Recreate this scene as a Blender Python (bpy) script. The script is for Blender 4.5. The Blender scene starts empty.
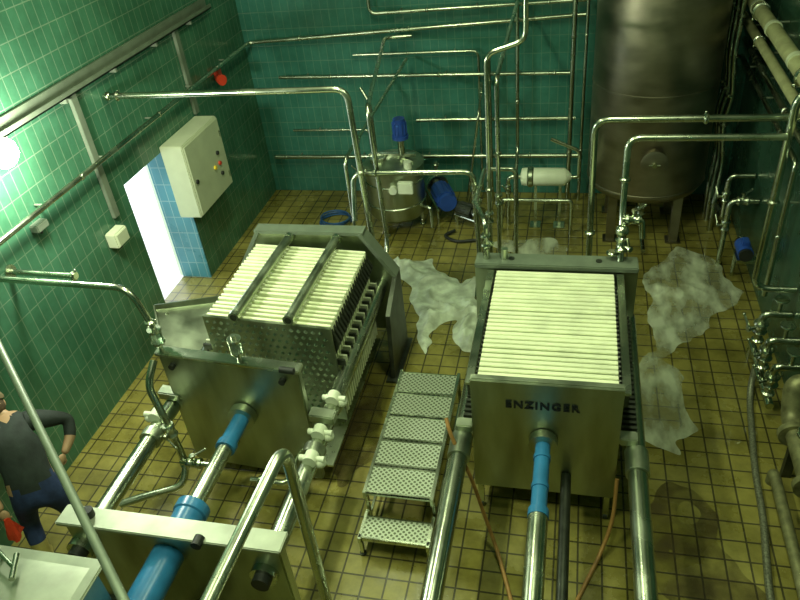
import bpy, bmesh, math, random
from mathutils import Vector, Matrix, noise
random.seed(4)
S=bpy.context.scene
COL=S.collection
V=Vector
# ------------------------------------------------------------------ materials
def newmat(name):
    m=bpy.data.materials.new(name); m.use_nodes=True
    nt=m.node_tree; b=nt.nodes['Principled BSDF']
    return m,nt,b
def mat(name,col,metal=0.0,rough=0.5,var=0.0,scale=6.0,bump=0.0,stretch=(1,1,1),spec=None,trans=0.0,alpha=1.0,emit=None,rvar=0.0,avar=None,bscale=None):
    m,nt,b=newmat(name)
    b.inputs['Base Color'].default_value=(*col,1)
    b.inputs['Metallic'].default_value=metal
    b.inputs['Roughness'].default_value=rough
    if spec is not None: b.inputs['Specular IOR Level'].default_value=spec
    if trans: b.inputs['Transmission Weight'].default_value=trans
    if alpha<1: b.inputs['Alpha'].default_value=alpha
    if emit:
        b.inputs['Emission Color'].default_value=(*emit[0],1); b.inputs['Emission Strength'].default_value=emit[1]
    if var or bump or rvar or avar:
        tc=nt.nodes.new('ShaderNodeTexCoord'); mp=nt.nodes.new('ShaderNodeMapping')
        mp.inputs['Scale'].default_value=stretch
        n=nt.nodes.new('ShaderNodeTexNoise'); n.inputs['Scale'].default_value=scale; n.inputs['Detail'].default_value=5
        nt.links.new(tc.outputs['Object'],mp.inputs[0]); nt.links.new(mp.outputs[0],n.inputs['Vector'])
        if var:
            r=nt.nodes.new('ShaderNodeValToRGB')
            r.color_ramp.elements[0].position=.3; r.color_ramp.elements[1].position=.7
            r.color_ramp.elements[0].color=(*[c*(1-var) for c in col],1)
            r.color_ramp.elements[1].color=(*[min(1,c*(1+var)) for c in col],1)
            nt.links.new(n.outputs['Fac'],r.inputs[0]); nt.links.new(r.outputs[0],b.inputs['Base Color'])
        if rvar:
            mr=nt.nodes.new('ShaderNodeMapRange'); mr.inputs[1].default_value=.3; mr.inputs[2].default_value=.7
            mr.inputs[3].default_value=max(.03,rough-rvar); mr.inputs[4].default_value=rough+rvar
            nt.links.new(n.outputs['Fac'],mr.inputs[0]); nt.links.new(mr.outputs[0],b.inputs['Roughness'])
        if avar:
            mr=nt.nodes.new('ShaderNodeMapRange'); mr.inputs[1].default_value=.38; mr.inputs[2].default_value=.62
            mr.inputs[3].default_value=avar[0]; mr.inputs[4].default_value=avar[1]
            nt.links.new(n.outputs['Fac'],mr.inputs[0]); nt.links.new(mr.outputs[0],b.inputs['Alpha'])
        if bump:
            src=n
            if bscale:
                src=nt.nodes.new('ShaderNodeTexNoise'); src.inputs['Scale'].default_value=bscale; src.inputs['Detail'].default_value=4; nt.links.new(mp.outputs[0],src.inputs['Vector'])
            bp=nt.nodes.new('ShaderNodeBump'); bp.inputs['Strength'].default_value=bump; bp.inputs['Distance'].default_value=.02
            nt.links.new(src.outputs['Fac'],bp.inputs['Height']); nt.links.new(bp.outputs[0],b.inputs['Normal'])
    return m
def tilemat(name,axes,bw,bh,c1,c2,grout,rough,mortar=.006,dirt=.35,wet=False,grime=0.0):
    m,nt,b=newmat(name); L=nt.links.new
    g=nt.nodes.new('ShaderNodeNewGeometry'); sp=nt.nodes.new('ShaderNodeSeparateXYZ'); cb=nt.nodes.new('ShaderNodeCombineXYZ')
    L(g.outputs['Position'],sp.inputs[0]); L(sp.outputs[axes[0]],cb.inputs[0]); L(sp.outputs[axes[1]],cb.inputs[1])
    br=nt.nodes.new('ShaderNodeTexBrick'); br.offset=0.0; br.squash=1.0
    br.inputs['Scale'].default_value=1; br.inputs['Brick Width'].default_value=bw; br.inputs['Row Height'].default_value=bh
    br.inputs['Mortar Size'].default_value=mortar; br.inputs['Mortar Smooth'].default_value=.2; br.inputs['Bias'].default_value=0
    br.inputs['Color1'].default_value=(*c1,1); br.inputs['Color2'].default_value=(*c2,1); br.inputs['Mortar'].default_value=(*grout,1)
    L(cb.outputs[0],br.inputs['Vector'])
    n=nt.nodes.new('ShaderNodeTexNoise'); n.inputs['Scale'].default_value=.9; n.inputs['Detail'].default_value=7; n.inputs['Roughness'].default_value=.6
    L(g.outputs['Position'],n.inputs['Vector'])
    r=nt.nodes.new('ShaderNodeValToRGB'); r.color_ramp.elements[0].position=.32; r.color_ramp.elements[1].position=.68
    r.color_ramp.elements[0].color=(1-dirt,1-dirt,1-dirt*1.1,1); r.color_ramp.elements[1].color=(1,1,1,1)
    L(n.outputs['Fac'],r.inputs[0])
    mx=nt.nodes.new('ShaderNodeMix'); mx.data_type='RGBA'; mx.blend_type='MULTIPLY'; mx.inputs[0].default_value=1
    L(br.outputs['Color'],mx.inputs[6]); L(r.outputs[0],mx.inputs[7]); out=mx.outputs[2]
    if grime:
        n2=nt.nodes.new('ShaderNodeTexNoise'); n2.inputs['Scale'].default_value=4.5; n2.inputs['Detail'].default_value=8; n2.inputs['Roughness'].default_value=.7
        L(g.outputs['Position'],n2.inputs['Vector'])
        r2=nt.nodes.new('ShaderNodeValToRGB'); r2.color_ramp.elements[0].position=.35; r2.color_ramp.elements[1].position=.6
        r2.color_ramp.elements[0].color=(1-grime,1-grime,1-grime,1); r2.color_ramp.elements[1].color=(1,1,1,1)
        L(n2.outputs['Fac'],r2.inputs[0])
        m2=nt.nodes.new('ShaderNodeMix'); m2.data_type='RGBA'; m2.blend_type='MULTIPLY'; m2.inputs[0].default_value=1
        L(out,m2.inputs[6]); L(r2.outputs[0],m2.inputs[7]); out=m2.outputs[2]
    L(out,b.inputs['Base Color'])
    mr=nt.nodes.new('ShaderNodeMapRange'); mr.inputs[1].default_value=.40; mr.inputs[2].default_value=.60
    mr.inputs[3].default_value=rough*(.25 if wet else .8); mr.inputs[4].default_value=rough*1.3
    L(n.outputs['Fac'],mr.inputs[0]); L(mr.outputs[0],b.inputs['Roughness'])
    bp=nt.nodes.new('ShaderNodeBump'); bp.invert=True; bp.inputs['Strength'].default_value=.5; bp.inputs['Distance'].default_value=.006
    L(br.outputs['Fac'],bp.inputs['Height']); L(bp.outputs[0],b.inputs['Normal'])
    return m
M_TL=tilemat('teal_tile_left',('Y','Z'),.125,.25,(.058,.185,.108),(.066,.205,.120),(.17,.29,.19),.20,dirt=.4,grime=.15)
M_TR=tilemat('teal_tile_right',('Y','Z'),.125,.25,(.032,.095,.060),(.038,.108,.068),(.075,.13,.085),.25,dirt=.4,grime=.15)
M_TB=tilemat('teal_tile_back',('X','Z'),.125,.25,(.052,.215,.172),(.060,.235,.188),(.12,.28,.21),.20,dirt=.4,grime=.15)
M_TJ=tilemat('daylit_tile_reveal',('X','Z'),.125,.25,(.06,.24,.30),(.07,.27,.34),(.25,.42,.45),.3)  # jamb tiles; the bluish daylight falling on them is put into their colour
M_FL=tilemat('yellow_floor_tile',('X','Y'),.20,.20,(.365,.325,.080),(.305,.27,.064),(.080,.072,.026),.36,mortar=.009,dirt=.60,wet=True,grime=.30)
M_CEIL=mat('ceiling_paint',(.45,.48,.38),rough=.8,var=.1,scale=2)
M_STEEL=mat('stainless_polished',(.53,.58,.45),metal=1,rough=.25,var=.15,scale=3,rvar=.07)
M_BRUSH=mat('stainless_brushed',(.42,.47,.35),metal=1,rough=.38,var=.3,scale=4,rvar=.1,stretch=(1,1,.25),bump=.05)
M_LID=mat('stainless_matt',(.40,.44,.34),metal=.8,rough=.48,var=.2,scale=4)
M_TANK=mat('tank_steel',(.27,.25,.18),metal=1,rough=.40,var=.2,scale=2.2,rvar=.08,stretch=(1,1,2.5))
M_DARK=mat('dark_steel',(.08,.09,.07),metal=.8,rough=.45,var=.3,scale=8)
M_GREY=mat('grey_painted_steel',(.18,.22,.16),metal=.3,rough=.5,var=.15,scale=6)
M_PLATE=mat('filter_plate_white',(.80,.85,.58),rough=.55,var=.12,scale=5)
M_GAP=mat('filter_cloth_edge',(.24,.30,.13),rough=.8,var=.3,scale=12)
M_BLUE=mat('blue_enamel',(.03,.18,.38),rough=.3,var=.15,scale=7)
M_BLUE2=mat('blue_motor_paint',(.02,.07,.33),rough=.4,var=.15,scale=7)
M_WHITE=mat('white_plastic',(.72,.78,.60),rough=.4,var=.06,scale=7)
M_CREAM=mat('cabinet_cream',(.53,.58,.40),rough=.45,var=.06,scale=5)
M_BEIGE=mat('beige_lagging',(.33,.34,.17),rough=.6,var=.2,scale=8)
M_RED=mat('red_plastic',(.60,.05,.02),rough=.4,var=.1,scale=8)
M_YEL=mat('yellow_paint',(.8,.6,.05),rough=.4,var=.1,scale=8)
M_BLACK=mat('black_rubber',(.015,.018,.015),rough=.5,var=.3,scale=8)
M_HOSE=mat('brown_hose',(.34,.18,.05),rough=.5,var=.2,scale=20)
M_BRAID=mat('braided_hose',(.18,.19,.13),metal=.5,rough=.5,var=.5,scale=60)
M_BHOSE=mat('blue_hose',(.02,.08,.22),rough=.4,var=.2,scale=20)
M_RUST=mat('weathered_steel',(.24,.24,.12),metal=.5,rough=.5,var=.4,scale=12)
M_GLASS=mat('sight_glass',(.75,.9,.75),rough=.05,trans=.85,var=.05)
M_INK=mat('black_lettering',(.01,.015,.02),rough=.5,var=.1)
M_LAMP=mat('lamp_glass_lit',(1,1,.9),emit=((1,1,.86),90),var=.02)
M_TUBE=mat('fluorescent_tube_lit',(1,1,.9),emit=((.95,1,.72),6),var=.02)
M_CONC=mat('outdoor_concrete',(.75,.75,.72),rough=.9,var=.1,scale=3)
M_SHEET=mat('white_plastic_film',(.66,.74,.58),rough=.34,var=.12,scale=5,bump=.35,bscale=8,avar=(.62,.97))
M_FOAM=mat('thin_foam_film',(.60,.66,.48),rough=.4,var=.15,scale=4.5,bump=.2,bscale=9,avar=(.18,.75),stretch=(1,.45,1))
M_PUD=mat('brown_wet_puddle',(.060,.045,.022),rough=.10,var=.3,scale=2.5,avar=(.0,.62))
def treadmat():
    m,nt,b=newmat('perforated_tread'); L=nt.links.new
    g=nt.nodes.new('ShaderNodeNewGeometry'); mp=nt.nodes.new('ShaderNodeMapping'); mp.inputs['Rotation'].default_value=(0,0,.785)
    L(g.outputs['Position'],mp.inputs[0])
    v=nt.nodes.new('ShaderNodeTexVoronoi'); v.voronoi_dimensions='2D'; v.inputs['Scale'].default_value=28; v.inputs['Randomness'].default_value=0
    L(mp.outputs[0],v.inputs['Vector'])
    r=nt.nodes.new('ShaderNodeValToRGB'); r.color_ramp.interpolation='CONSTANT'
    r.color_ramp.elements[0].position=0; r.color_ramp.elements[0].color=(.13,.15,.09,1)
    r.color_ramp.elements[1].position=.34; r.color_ramp.elements[1].color=(.50,.56,.44,1)
    L(v.outputs['Distance'],r.inputs[0]); L(r.outputs[0],b.inputs['Base Color'])
    b.inputs['Metallic'].default_value=.6; b.inputs['Roughness'].default_value=.45
    return m
M_TREAD=treadmat()
# ------------------------------------------------------------------ mesh builder
class Obj:
    def __init__(s,name):
        s.name=name; s.bm=bmesh.new(); s.mats=[]
    def mi(s,m):
        if m not in s.mats: s.mats.append(m)
        return s.mats.index(m)
    def mark(s): return len(s.bm.verts)
    def xf(s,k,fn):
        for j,v in enumerate(s.bm.verts):
            if j>=k: v.co=fn(v.co)
    def face(s,vs,m):
        try: f=s.bm.faces.new(vs); f.material_index=m; return f
        except ValueError: return None
    def box(s,x0,x1,y0,y1,z0,z1,m,bev=0,rot=None,piv=None):
        i=s.mi(m); t=bmesh.new(); bmesh.ops.create_cube(t,size=1)
        c=V(((x0+x1)/2,(y0+y1)/2,(z0+z1)/2))
        for v in t.verts: v.co=V((v.co.x*(x1-x0),v.co.y*(y1-y0),v.co.z*(z1-z0)))
        if bev: bmesh.ops.bevel(t,geom=t.edges[:],offset=bev,segments=2,affect='EDGES')
        p=V(piv) if piv else c
        for v in t.verts:
            q=v.co+c
            if rot is not None: q=rot@(q-p)+p
            v.co=q
        s.merge(t,i)
    def merge(s,t,i):
        mp={}
        for v in t.verts: mp[v]=s.bm.verts.new(v.co)
        for f in t.faces: s.face([mp[v] for v in f.verts],i)
        t.free()
    def sphere(s,c,r,m,sc=(1,1,1),seg=16,rot=None):
        i=s.mi(m); t=bmesh.new(); bmesh.ops.create_uvsphere(t,u_segments=seg,v_segments=max(6,seg*2//3),radius=r)
        for v in t.verts:
            q=V((v.co.x*sc[0],v.co.y*sc[1],v.co.z*sc[2]))
            if rot is not None: q=rot@q
            v.co=q+V(c)
        s.merge(t,i)
    def ring_sweep(s,pts,radii,m,seg=12,caps=True,closed=False):
        i=s.mi(m); pts=[V(p) for p in pts]; n=len(pts); rings=[]
        nrm=None
        for k in range(n):
            if closed: d=(pts[(k+1)%n]-pts[k-1])
            elif k==0: d=pts[1]-pts[0]
            elif k==n-1: d=pts[-1]-pts[-2]
            else:
                d=(pts[k+1]-pts[k]).normalized()+(pts[k]-pts[k-1]).normalized()
            if d.length<1e-9: d=V((0,0,1))
            d.normalize()
            if nrm is None:
                a=V((0,0,1)) if abs(d.z)<.9 else V((1,0,0)); nrm=d.cross(a).normalized()
            else:
                nrm=(nrm-d*nrm.dot(d))
                if nrm.length<1e-6: nrm=d.orthogonal()
                nrm.normalize()
            bn=d.cross(nrm); r=radii[k]
            rings.append([s.bm.verts.new(pts[k]+(nrm*math.cos(a)+bn*math.sin(a))*r) for a in [2*math.pi*j/seg for j in range(seg)]])
        rng=range(n if closed else n-1)
        for k in rng:
            A,B=rings[k],rings[(k+1)%n]
            for j in range(seg): s.face([A[j],A[(j+1)%seg],B[(j+1)%seg],B[j]],i)
        if caps and not closed:
            s.face(rings[0][::-1],i); s.face(rings[-1],i)
    def tube(s,path,r,m,bend=.1,seg=14,caps=True):
        path=[V(p) for p in path]; out=[path[0]]
        for k in range(1,len(path)-1):
            a,b,c=path[k-1],path[k],path[k+1]
            d1=(a-b); d2=(c-b); bb=min(bend,d1.length*.45,d2.length*.45)
            if bb<1e-4: out.append(b); continue
            p1=b+d1.normalized()*bb; p2=b+d2.normalized()*bb
            for t in [j/6 for j in range(7)]:
                out.append(p1*(1-t)**2+b*2*t*(1-t)+p2*t*t)
        out.append(path[-1])
        s.ring_sweep(out,[r]*len(out),m,seg,caps)
    def cyl(s,a,b,r,m,r2=None,seg=20): s.ring_sweep([a,b],[r,r if r2 is None else r2],m,seg)
    def hose(s,ctrl,r,m,seg=10,n=8):
        P=[V(p) for p in ctrl]; P=[P[0]*2-P[1]]+P+[P[-1]*2-P[-2]]; out=[]
        for k in range(1,len(P)-2):
            for j in range(n):
                t=j/n; a,b,c,d=P[k-1],P[k],P[k+1],P[k+2]
                out.append(.5*((2*b)+(c-a)*t+(2*a-5*b+4*c-d)*t*t+(3*b-a-3*c+d)*t**3))
        out.append(P[-2]); s.ring_sweep(out,[r]*len(out),m,seg)
    def lathe(s,c,prof,m,seg=32,axis=(0,0,1)):
        ax=V(axis).normalized(); s.ring_sweep([V(c)+ax*h for r,h in prof],[max(r,.0005) for r,h in prof],m,seg)
    def prism(s,pts,vec,m):
        i=s.mi(m); A=[s.bm.verts.new(V(p)) for p in pts]; B=[s.bm.verts.new(V(p)+V(vec)) for p in pts]
        s.face(A,i); s.face(B[::-1],i); n=len(A)
        for k in range(n): s.face([A[k],B[k],B[(k+1)%n],A[(k+1)%n]],i)
    def clamp(s,p,d,r,m=None):
        m=m or M_STEEL; p=V(p); d=V(d).normalized()
        s.ring_sweep([p-d*.022,p-d*.008,p+d*.008,p+d*.022],[r*1.15,r*1.6,r*1.6,r*1.15],m,14)
        s.sphere(p+d.orthogonal().normalized()*r*1.8,r*.35,m,seg=8)
    def valve(s,p,d,r,h,hl=.13,m=None,hm=None):
        m=m or M_STEEL; p=V(p); d=V(d).normalized(); h=V(h).normalized()
        s.ring_sweep([p-d*.07,p-d*.05,p-d*.03,p+d*.03,p+d*.05,p+d*.07],[r*1.5,r*1.7,r*1.35,r*1.35,r*1.7,r*1.5],m,16)
        s.cyl(p,p+h*(r*2.6),r*.45,m,seg=10); s.cyl(p+h*(r*2.6),p+h*(r*3.1),r*.8,m,seg=12)
        q=p+h*(r*2.9); e=(d*.8+h.cross(d)*.6).normalized()
        s.tube([q,q+e*hl*.35,q+e*hl+h*.02],r*.32,hm or m,bend=.02,seg=8); s.sphere(q+e*hl+h*.02,r*.42,hm or m,seg=8)
    def done(s,parent=None,smooth=True):
        bmesh.ops.recalc_face_normals(s.bm,faces=s.bm.faces[:])
        me=bpy.data.meshes.new(s.name); s.bm.to_mesh(me); s.bm.free()
        for m in s.mats: me.materials.append(m)
        if smooth:
            me.polygons.foreach_set('use_smooth',[True]*len(me.polygons)); me.set_sharp_from_angle(angle=math.radians(38))
        o=bpy.data.objects.new(s.name,me); COL.objects.link(o)
        if parent: o.parent=parent
        return o
def simple(name,boxes,m):
    o=Obj(name)
    for b in boxes: o.box(*b,m)
    return o.done(smooth=False)
# ------------------------------------------------------------------ room
XL,XR,YB,YF,ZC=-5.08,2.3,10.6,-2.0,6.5
XW=XL+.004
DY0,DY1,DZ=6.63,7.82,2.1
simple('floor',[(XL-.45,XR+.3,YF-.3,YB+.3,-.2,0)],M_FL)
simple('ceiling',[(XL-.45,XR+.3,YF-.3,YB+.3,ZC,ZC+.2)],M_CEIL)
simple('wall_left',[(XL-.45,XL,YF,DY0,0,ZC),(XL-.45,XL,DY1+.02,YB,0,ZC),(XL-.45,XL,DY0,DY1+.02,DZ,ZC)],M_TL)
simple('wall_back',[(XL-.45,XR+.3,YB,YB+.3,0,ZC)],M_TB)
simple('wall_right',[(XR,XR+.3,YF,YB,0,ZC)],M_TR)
simple('wall_front',[(XL-.45,XR+.3,YF-.3,YF,0,ZC)],M_TB)
simple('trim_door_reveal',[(XL-.45,XL,DY1,DY1+.02,0,DZ)],M_TJ)
o=Obj('door_1')  # open door frame and leaf swung outside
a=XL-.455
o.box(a-.06,a,DY0-.06,DY0,0,DZ,M_WHITE); o.box(a-.06,a,DY0-.06,DY1+.06,DZ,DZ+.06,M_WHITE); o.box(a-.06,a,DY1+.03,DY1+.09,0,DZ,M_WHITE)
o.box(a-1.15,a-.07,DY0-.06,DY0-.01,.02,DZ-.02,M_WHITE,.01); o.cyl((a-1.0,DY0-.01,1.05),(a-1.0,DY0+.05,1.05),.02,M_STEEL); o.cyl((a-1.0,DY0+.05,1.05),(a-.88,DY0+.05,1.05),.012,M_STEEL)
o.done()
simple('outdoor_ground',[(-16,XL-.45,-2,18,-.2,-.01)],M_CONC)
# ------------------------------------------------------------------ filter press builder pieces
def sight(o,x,y,z):
    o.cyl((x,y,z),(x,y,z+.06),.022,M_STEEL); o.clamp((x,y,z+.07),(0,0,1),.03)
    o.cyl((x,y,z+.09),(x,y,z+.22),.055,M_GLASS); o.cyl((x,y,z+.085),(x,y,z+.1),.065,M_STEEL); o.cyl((x,y,z+.21),(x,y,z+.235),.065,M_STEEL)
    for a in(0,2.1,4.2): o.cyl((x+.058*math.cos(a),y+.058*math.sin(a),z+.09),(x+.058*math.cos(a),y+.058*math.sin(a),z+.22),.006,M_STEEL,seg=6)
    o.cyl((x,y,z+.235),(x,y,z+.27),.025,M_STEEL)
# ---- right press
o=Obj('filter_press')
RXL,RXR,RZ=-.82,.62,.92
for x in (RXL,RXR):
    o.cyl((x,1.6,RZ),(x,6.1,RZ),.078,M_STEEL,seg=28)
    o.cyl((x,4.02,RZ),(x,4.26,RZ),.095,M_BRUSH,seg=28)
o.box(-.91,.67,6.02,6.18,.18,1.54,M_BRUSH,.012)                 # fixed head
o.box(-.91,.67,5.99,6.21,1.53,1.59,M_GREY,.01)
for x in(-.83,.59): o.box(x-.07,x+.07,5.95,6.25,0,.2,M_DARK,.01); o.box(x-.1,x+.1,5.9,6.3,0,.03,M_DARK)
o.box(-.73,.48,4.27,4.34,.30,1.60,M_BRUSH,.01)                 # moving head
o.box(-.73,.48,4.255,4.275,1.50,1.60,M_BRUSH,.006)
for x in(-.68,.43): o.box(x-.025,x+.025,4.28,4.33,.03,.32,M_STEEL); o.cyl((x-.02,4.3,.035),(x+.02,4.3,.035),.035,M_DARK)
for x,sg in((-.73,-1),(.48,1)):
    o.box(min(x,x+sg*.14),max(x,x+sg*.14),4.25,4.36,RZ+.07,RZ+.15,M_BRUSH,.01)
n=26; y0,y1=4.37,5.95
for k in range(n):
    y=y0+(y1-y0)*k/n; p=(y1-y0)/n
    o.box(-.68,.44,y+.004,y+p*.86,.36,1.555+random.uniform(-.006,.006),M_PLATE,.005)
    o.box(-.66,.42,y+p*.86,y+p,.38,1.54,M_GAP)
    for sg,xe,xr in((-1,-.68,RXL),(1,.44,RXR)):
        o.box(min(xe,xr),max(xe,xr),y+.012,y+p*.72,RZ+.075,RZ+.15,M_DARK)
        o.cyl((xe+sg*.0,y+p*.4,1.40),(xe+sg*.06,y+p*.4,1.40),.018,M_DARK,seg=8)
for xa,xb in((-.765,-.72),(.48,.525)):
    o.box(xa,xb,4.34,5.98,1.34,1.50,M_DARK,.006); o.box(xa-.01,xb+.01,4.3,5.98,1.50,1.53,M_STEEL,.004)
o.box(-.70,.48,4.4,5.9,.22,.25,M_STEEL,.004)
o.cyl((-.13,4.26,.98),(-.13,4.18,.98),.12,M_BRUSH); o.cyl((-.13,4.19,.98),(-.13,3.52,.98),.062,M_BLUE,seg=24)
o.cyl((-.13,3.53,.98),(-.13,3.46,.98),.08,M_BLUE); o.cyl((-.13,3.46,.98),(-.13,1.65,.98),.075,M_STEEL,seg=28)
for y in(4.05,3.75): o.ring_sweep([(-.13,y-.02,.98),(-.13,y+.02,.98)],[.07,.07],M_BLUE,20)
o.cyl((.07,4.26,.55),(.07,1.65,.55),.045,M_DARK)
o.box(-.95,.75,1.5,1.66,.0,1.25,M_BRUSH,.012)
for x,y,z in((-.80,6.1,1.59),(-.62,6.1,1.59)):
    o.cyl((x,y,z-.01),(x,y,z+.12),.035,M_STEEL)
for x in(-.55,.3): o.cyl((x,6.1,1.59),(x,6.1,1.60),.03,M_DARK)
press_r=o.done()
c=bpy.data.curves.new('lettering','FONT'); c.body='ENZINGER'; c.size=.104; c.extrude=.003; c.align_x='CENTER'; c.offset=.004; c.space_character=1.25
t=bpy.data.objects.new('tmp_text',c); COL.objects.link(t); bpy.context.view_layer.update()
me=bpy.data.meshes.new_from_object(t.evaluated_get(bpy.context.evaluated_depsgraph_get())); me.name='lettering'
bpy.data.objects.remove(t); me.materials.clear(); me.materials.append(M_INK)
t=bpy.data.objects.new('nameplate_lettering',me); COL.objects.link(t); t.rotation_euler=(math.pi/2,0,0); t.location=(-.15,4.264,1.32); t.parent=press_r
o=Obj('rubber_hose'); o.hose([(-.94,4.22,1.18),(-.88,4.12,1.06),(-.72,4.02,.68),(-.62,3.95,.35),(-.5,3.8,.08),(-.38,3.5,.02),(-.28,3.2,.02),(-.15,2.8,.02)],.017,M_HOSE); o.done()
o=Obj('rubber_hose'); o.hose([(.49,4.22,.62),(.47,4.05,.3),(.38,3.85,.08),(.25,3.55,.02),(.14,3.25,.02),(.05,2.8,.02)],.017,M_HOSE); o.done()

# ---- left press
o=Obj('filter_press')
LXL,LXR,LZ=-3.62,-2.06,.95
for x in(LXL,LXR):
    o.cyl((x,2.8,LZ),(x,6.5,LZ),.078,M_STEEL,seg=28)
hp=[(-3.47,1.60),(-2.22,1.60),(-1.90,1.08),(-1.90,.30),(-3.78,.30),(-3.78,1.08)]
o.prism([(x,6.48,z) for x,z in hp],(0,.12,0),M_BRUSH)
o.prism([(x,6.46,z) for x,z in((-3.49,1.59),(-2.20,1.59),(-2.20,1.63),(-3.49,1.63))],(0,.16,0),M_GREY)
o.prism([(-2.22,6.45,1.62),(-1.87,6.45,1.08),(-1.91,6.45,1.06),(-2.26,6.45,1.60)],(0,.18,0),M_GREY)
o.prism([(-3.47,6.45,1.62),(-3.81,6.45,1.08),(-3.77,6.45,1.06),(-3.43,6.45,1.60)],(0,.18,0),M_GREY)
for x in(-3.82,-1.92):
    o.prism([(x,6.62,1.08),(x,6.46,1.08),(x,6.00,.85),(x,5.90,0),(x,6.62,0)],(.05,0,0),M_DARK)
    o.box(x-.05,x+.10,5.85,6.66,0,.03,M_DARK)
mk=o.mark()
n=20; y0,y1=5.00,6.38; p=(y1-y0)/n
for k in range(n):
    y=y0+p*k
    o.box(-3.46,-2.14,y+.005,y+p*.55,.35,1.50+random.uniform(-.010,.010),M_PLATE,.004)
    o.box(-3.44,-2.16,y+p*.55,y+p,.37,1.43,M_GAP)
    for sg,xe,xr in((-1,-3.46,LXL),(1,-2.14,LXR)):
        o.box(min(xe,xr),max(xe,xr),y+.01,y+p*.5,LZ+.075,LZ+.14,M_CREAM if k%2 else M_DARK)
        o.prism([(xe,y+.01,1.45),(xe,y+.01,1.15),(xe+sg*.06,y+.01,1.3)],(0,p*.5,0),M_DARK)
o.box(-3.48,-2.12,4.95,4.98,.33,1.52,M_BRUSH,.006)
i=o.mi(M_STEEL)
for a in range(18):
    for b in range(15):
        x=-3.43+a*.075+(.0375 if b%2 else 0); z=.40+b*.075
        if x>-2.16: continue
        vs=[o.bm.verts.new((x+dx,4.949,z+dz)) for dx,dz in((-.026,0),(0,-.026),(.026,0),(0,.026))]; ap=o.bm.verts.new((x,4.928,z))
        for k in range(4): o.face([vs[k],vs[(k+1)%4],ap],i)
# plates stand very slightly askew on their rails
o.xf(mk,lambda c:V((c.x,c.y-.07*(c.x+2.8),c.z)))
mk=o.mark()
o.box(-3.58,-2.19,4.26,4.34,.22,1.60,M_BRUSH,.012); o.box(-3.60,-2.17,4.24,4.36,1.58,1.62,M_STEEL,.008)
for x in(-3.45,-2.35): o.cyl((x,4.22,1.48),(x,4.27,1.48),.03,M_BLACK)
for x in(LXL,LXR): o.box(x-.12,x+.12,4.24,4.36,LZ+.07,LZ+.16,M_BRUSH,.01)
sight(o,-3.55,4.30,1.62); sight(o,-2.75,4.30,1.62)
o.cyl((-2.33,4.22,1.64),(-2.20,4.22,1.64),.03,M_BLACK)
o.xf(mk,lambda c:V((c.x,c.y-.08*(c.x+2.9),c.z)))
for x in(LXL,LXR):
    for y in(4.52,3.9): o.cyl((x,y-.05,LZ),(x,y+.05,LZ),.1,M_BRUSH)
for x,y in((LXL,4.08),(LXR,4.05),(LXR,4.48),(LXR+.02,3.75)):
    sg=1 if x>-3 else -1
    o.cyl((x+sg*.02,y-.05,LZ+.1),(x+sg*.02,y+.05,LZ+.1),.06,M_WHITE); o.sphere((x+sg*.1,y,LZ+.06),.05,M_WHITE); o.cyl((x-sg*.08,y,LZ+.10),(x+sg*.14,y,LZ+.10),.028,M_WHITE)
SZ=1.0
o.cyl((-2.84,4.24,SZ),(-2.84,4.16,SZ),.13,M_BRUSH); o.cyl((-2.84,4.17,SZ),(-2.84,3.86,SZ),.075,M_BLUE,seg=24); o.cyl((-2.84,3.87,SZ),(-2.84,3.8,SZ),.09,M_BLUE)
o.cyl((-2.84,3.8,SZ),(-2.84,3.16,SZ),.07,M_STEEL,seg=28)
o.ring_sweep([(-2.84,3.2,SZ),(-2.84,3.18,SZ),(-2.84,3.10,SZ),(-2.84,3.09,SZ),(-2.84,1.5,SZ),(-2.84,1.45,SZ)],[.09,.14,.14,.125,.125,.08],M_BLUE,28)
o.box(-3.67,-1.90,2.74,2.84,.25,1.24,M_BRUSH,.012); o.box(-3.70,-1.87,2.70,2.88,1.23,1.27,M_LID,.008)
for x in(-3.60,-1.98): o.box(x-.06,x+.06,2.7,2.88,0,.26,M_DARK,.01); o.box(x-.1,x+.1,2.6,2.98,0,.03,M_DARK)
for x in(LXL+.02,LXR): o.cyl((x,2.68,LZ),(x,2.9,LZ),.105,M_STEEL); o.cyl((x,2.62,LZ),(x,2.68,LZ),.07,M_BLACK)
o.cyl((-2.5,2.66,1.27),(-2.5,2.74,1.27),.04,M_BLACK); o.cyl((-3.45,2.80,1.27),(-3.45,2.80,1.34),.04,M_BLACK)
o.box(-3.5,-2.15,4.4,6.4,.18,.21,M_STEEL,.004)
o.tube([(-3.56,4.22,1.6),(-3.58,4.05,1.45),(-3.48,4.0,.9),(-3.42,3.95,.55),(-3.42,3.8,.42),(-3.75,3.65,.40)],.034,M_STEEL,bend=.1)
o.valve((-3.49,4.0,.95),(0.1,0,-1),.034,(0,-1,0)); o.clamp((-3.42,3.95,.55),(0,0,1),.034)
o.tube([(-3.75,3.65,.40),(-3.95,3.55,.38)],.038,M_STEEL)
o.valve((-3.3,3.92,.62),(1,0,0),.034,(0,0,1)); o.tube([(-3.44,3.92,.62),(-3.1,3.92,.62),(-3.0,4.1,.62),(-3.0,4.24,.62)],.030,M_STEEL,bend=.05)
o.valve((-2.6,3.9,.5),(1,0,0),.03,(0,0,1)); o.tube([(-2.75,3.9,.5),(-2.4,3.9,.5),(-2.4,4.24,.5)],.028,M_STEEL,bend=.06)
o.done()
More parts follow.
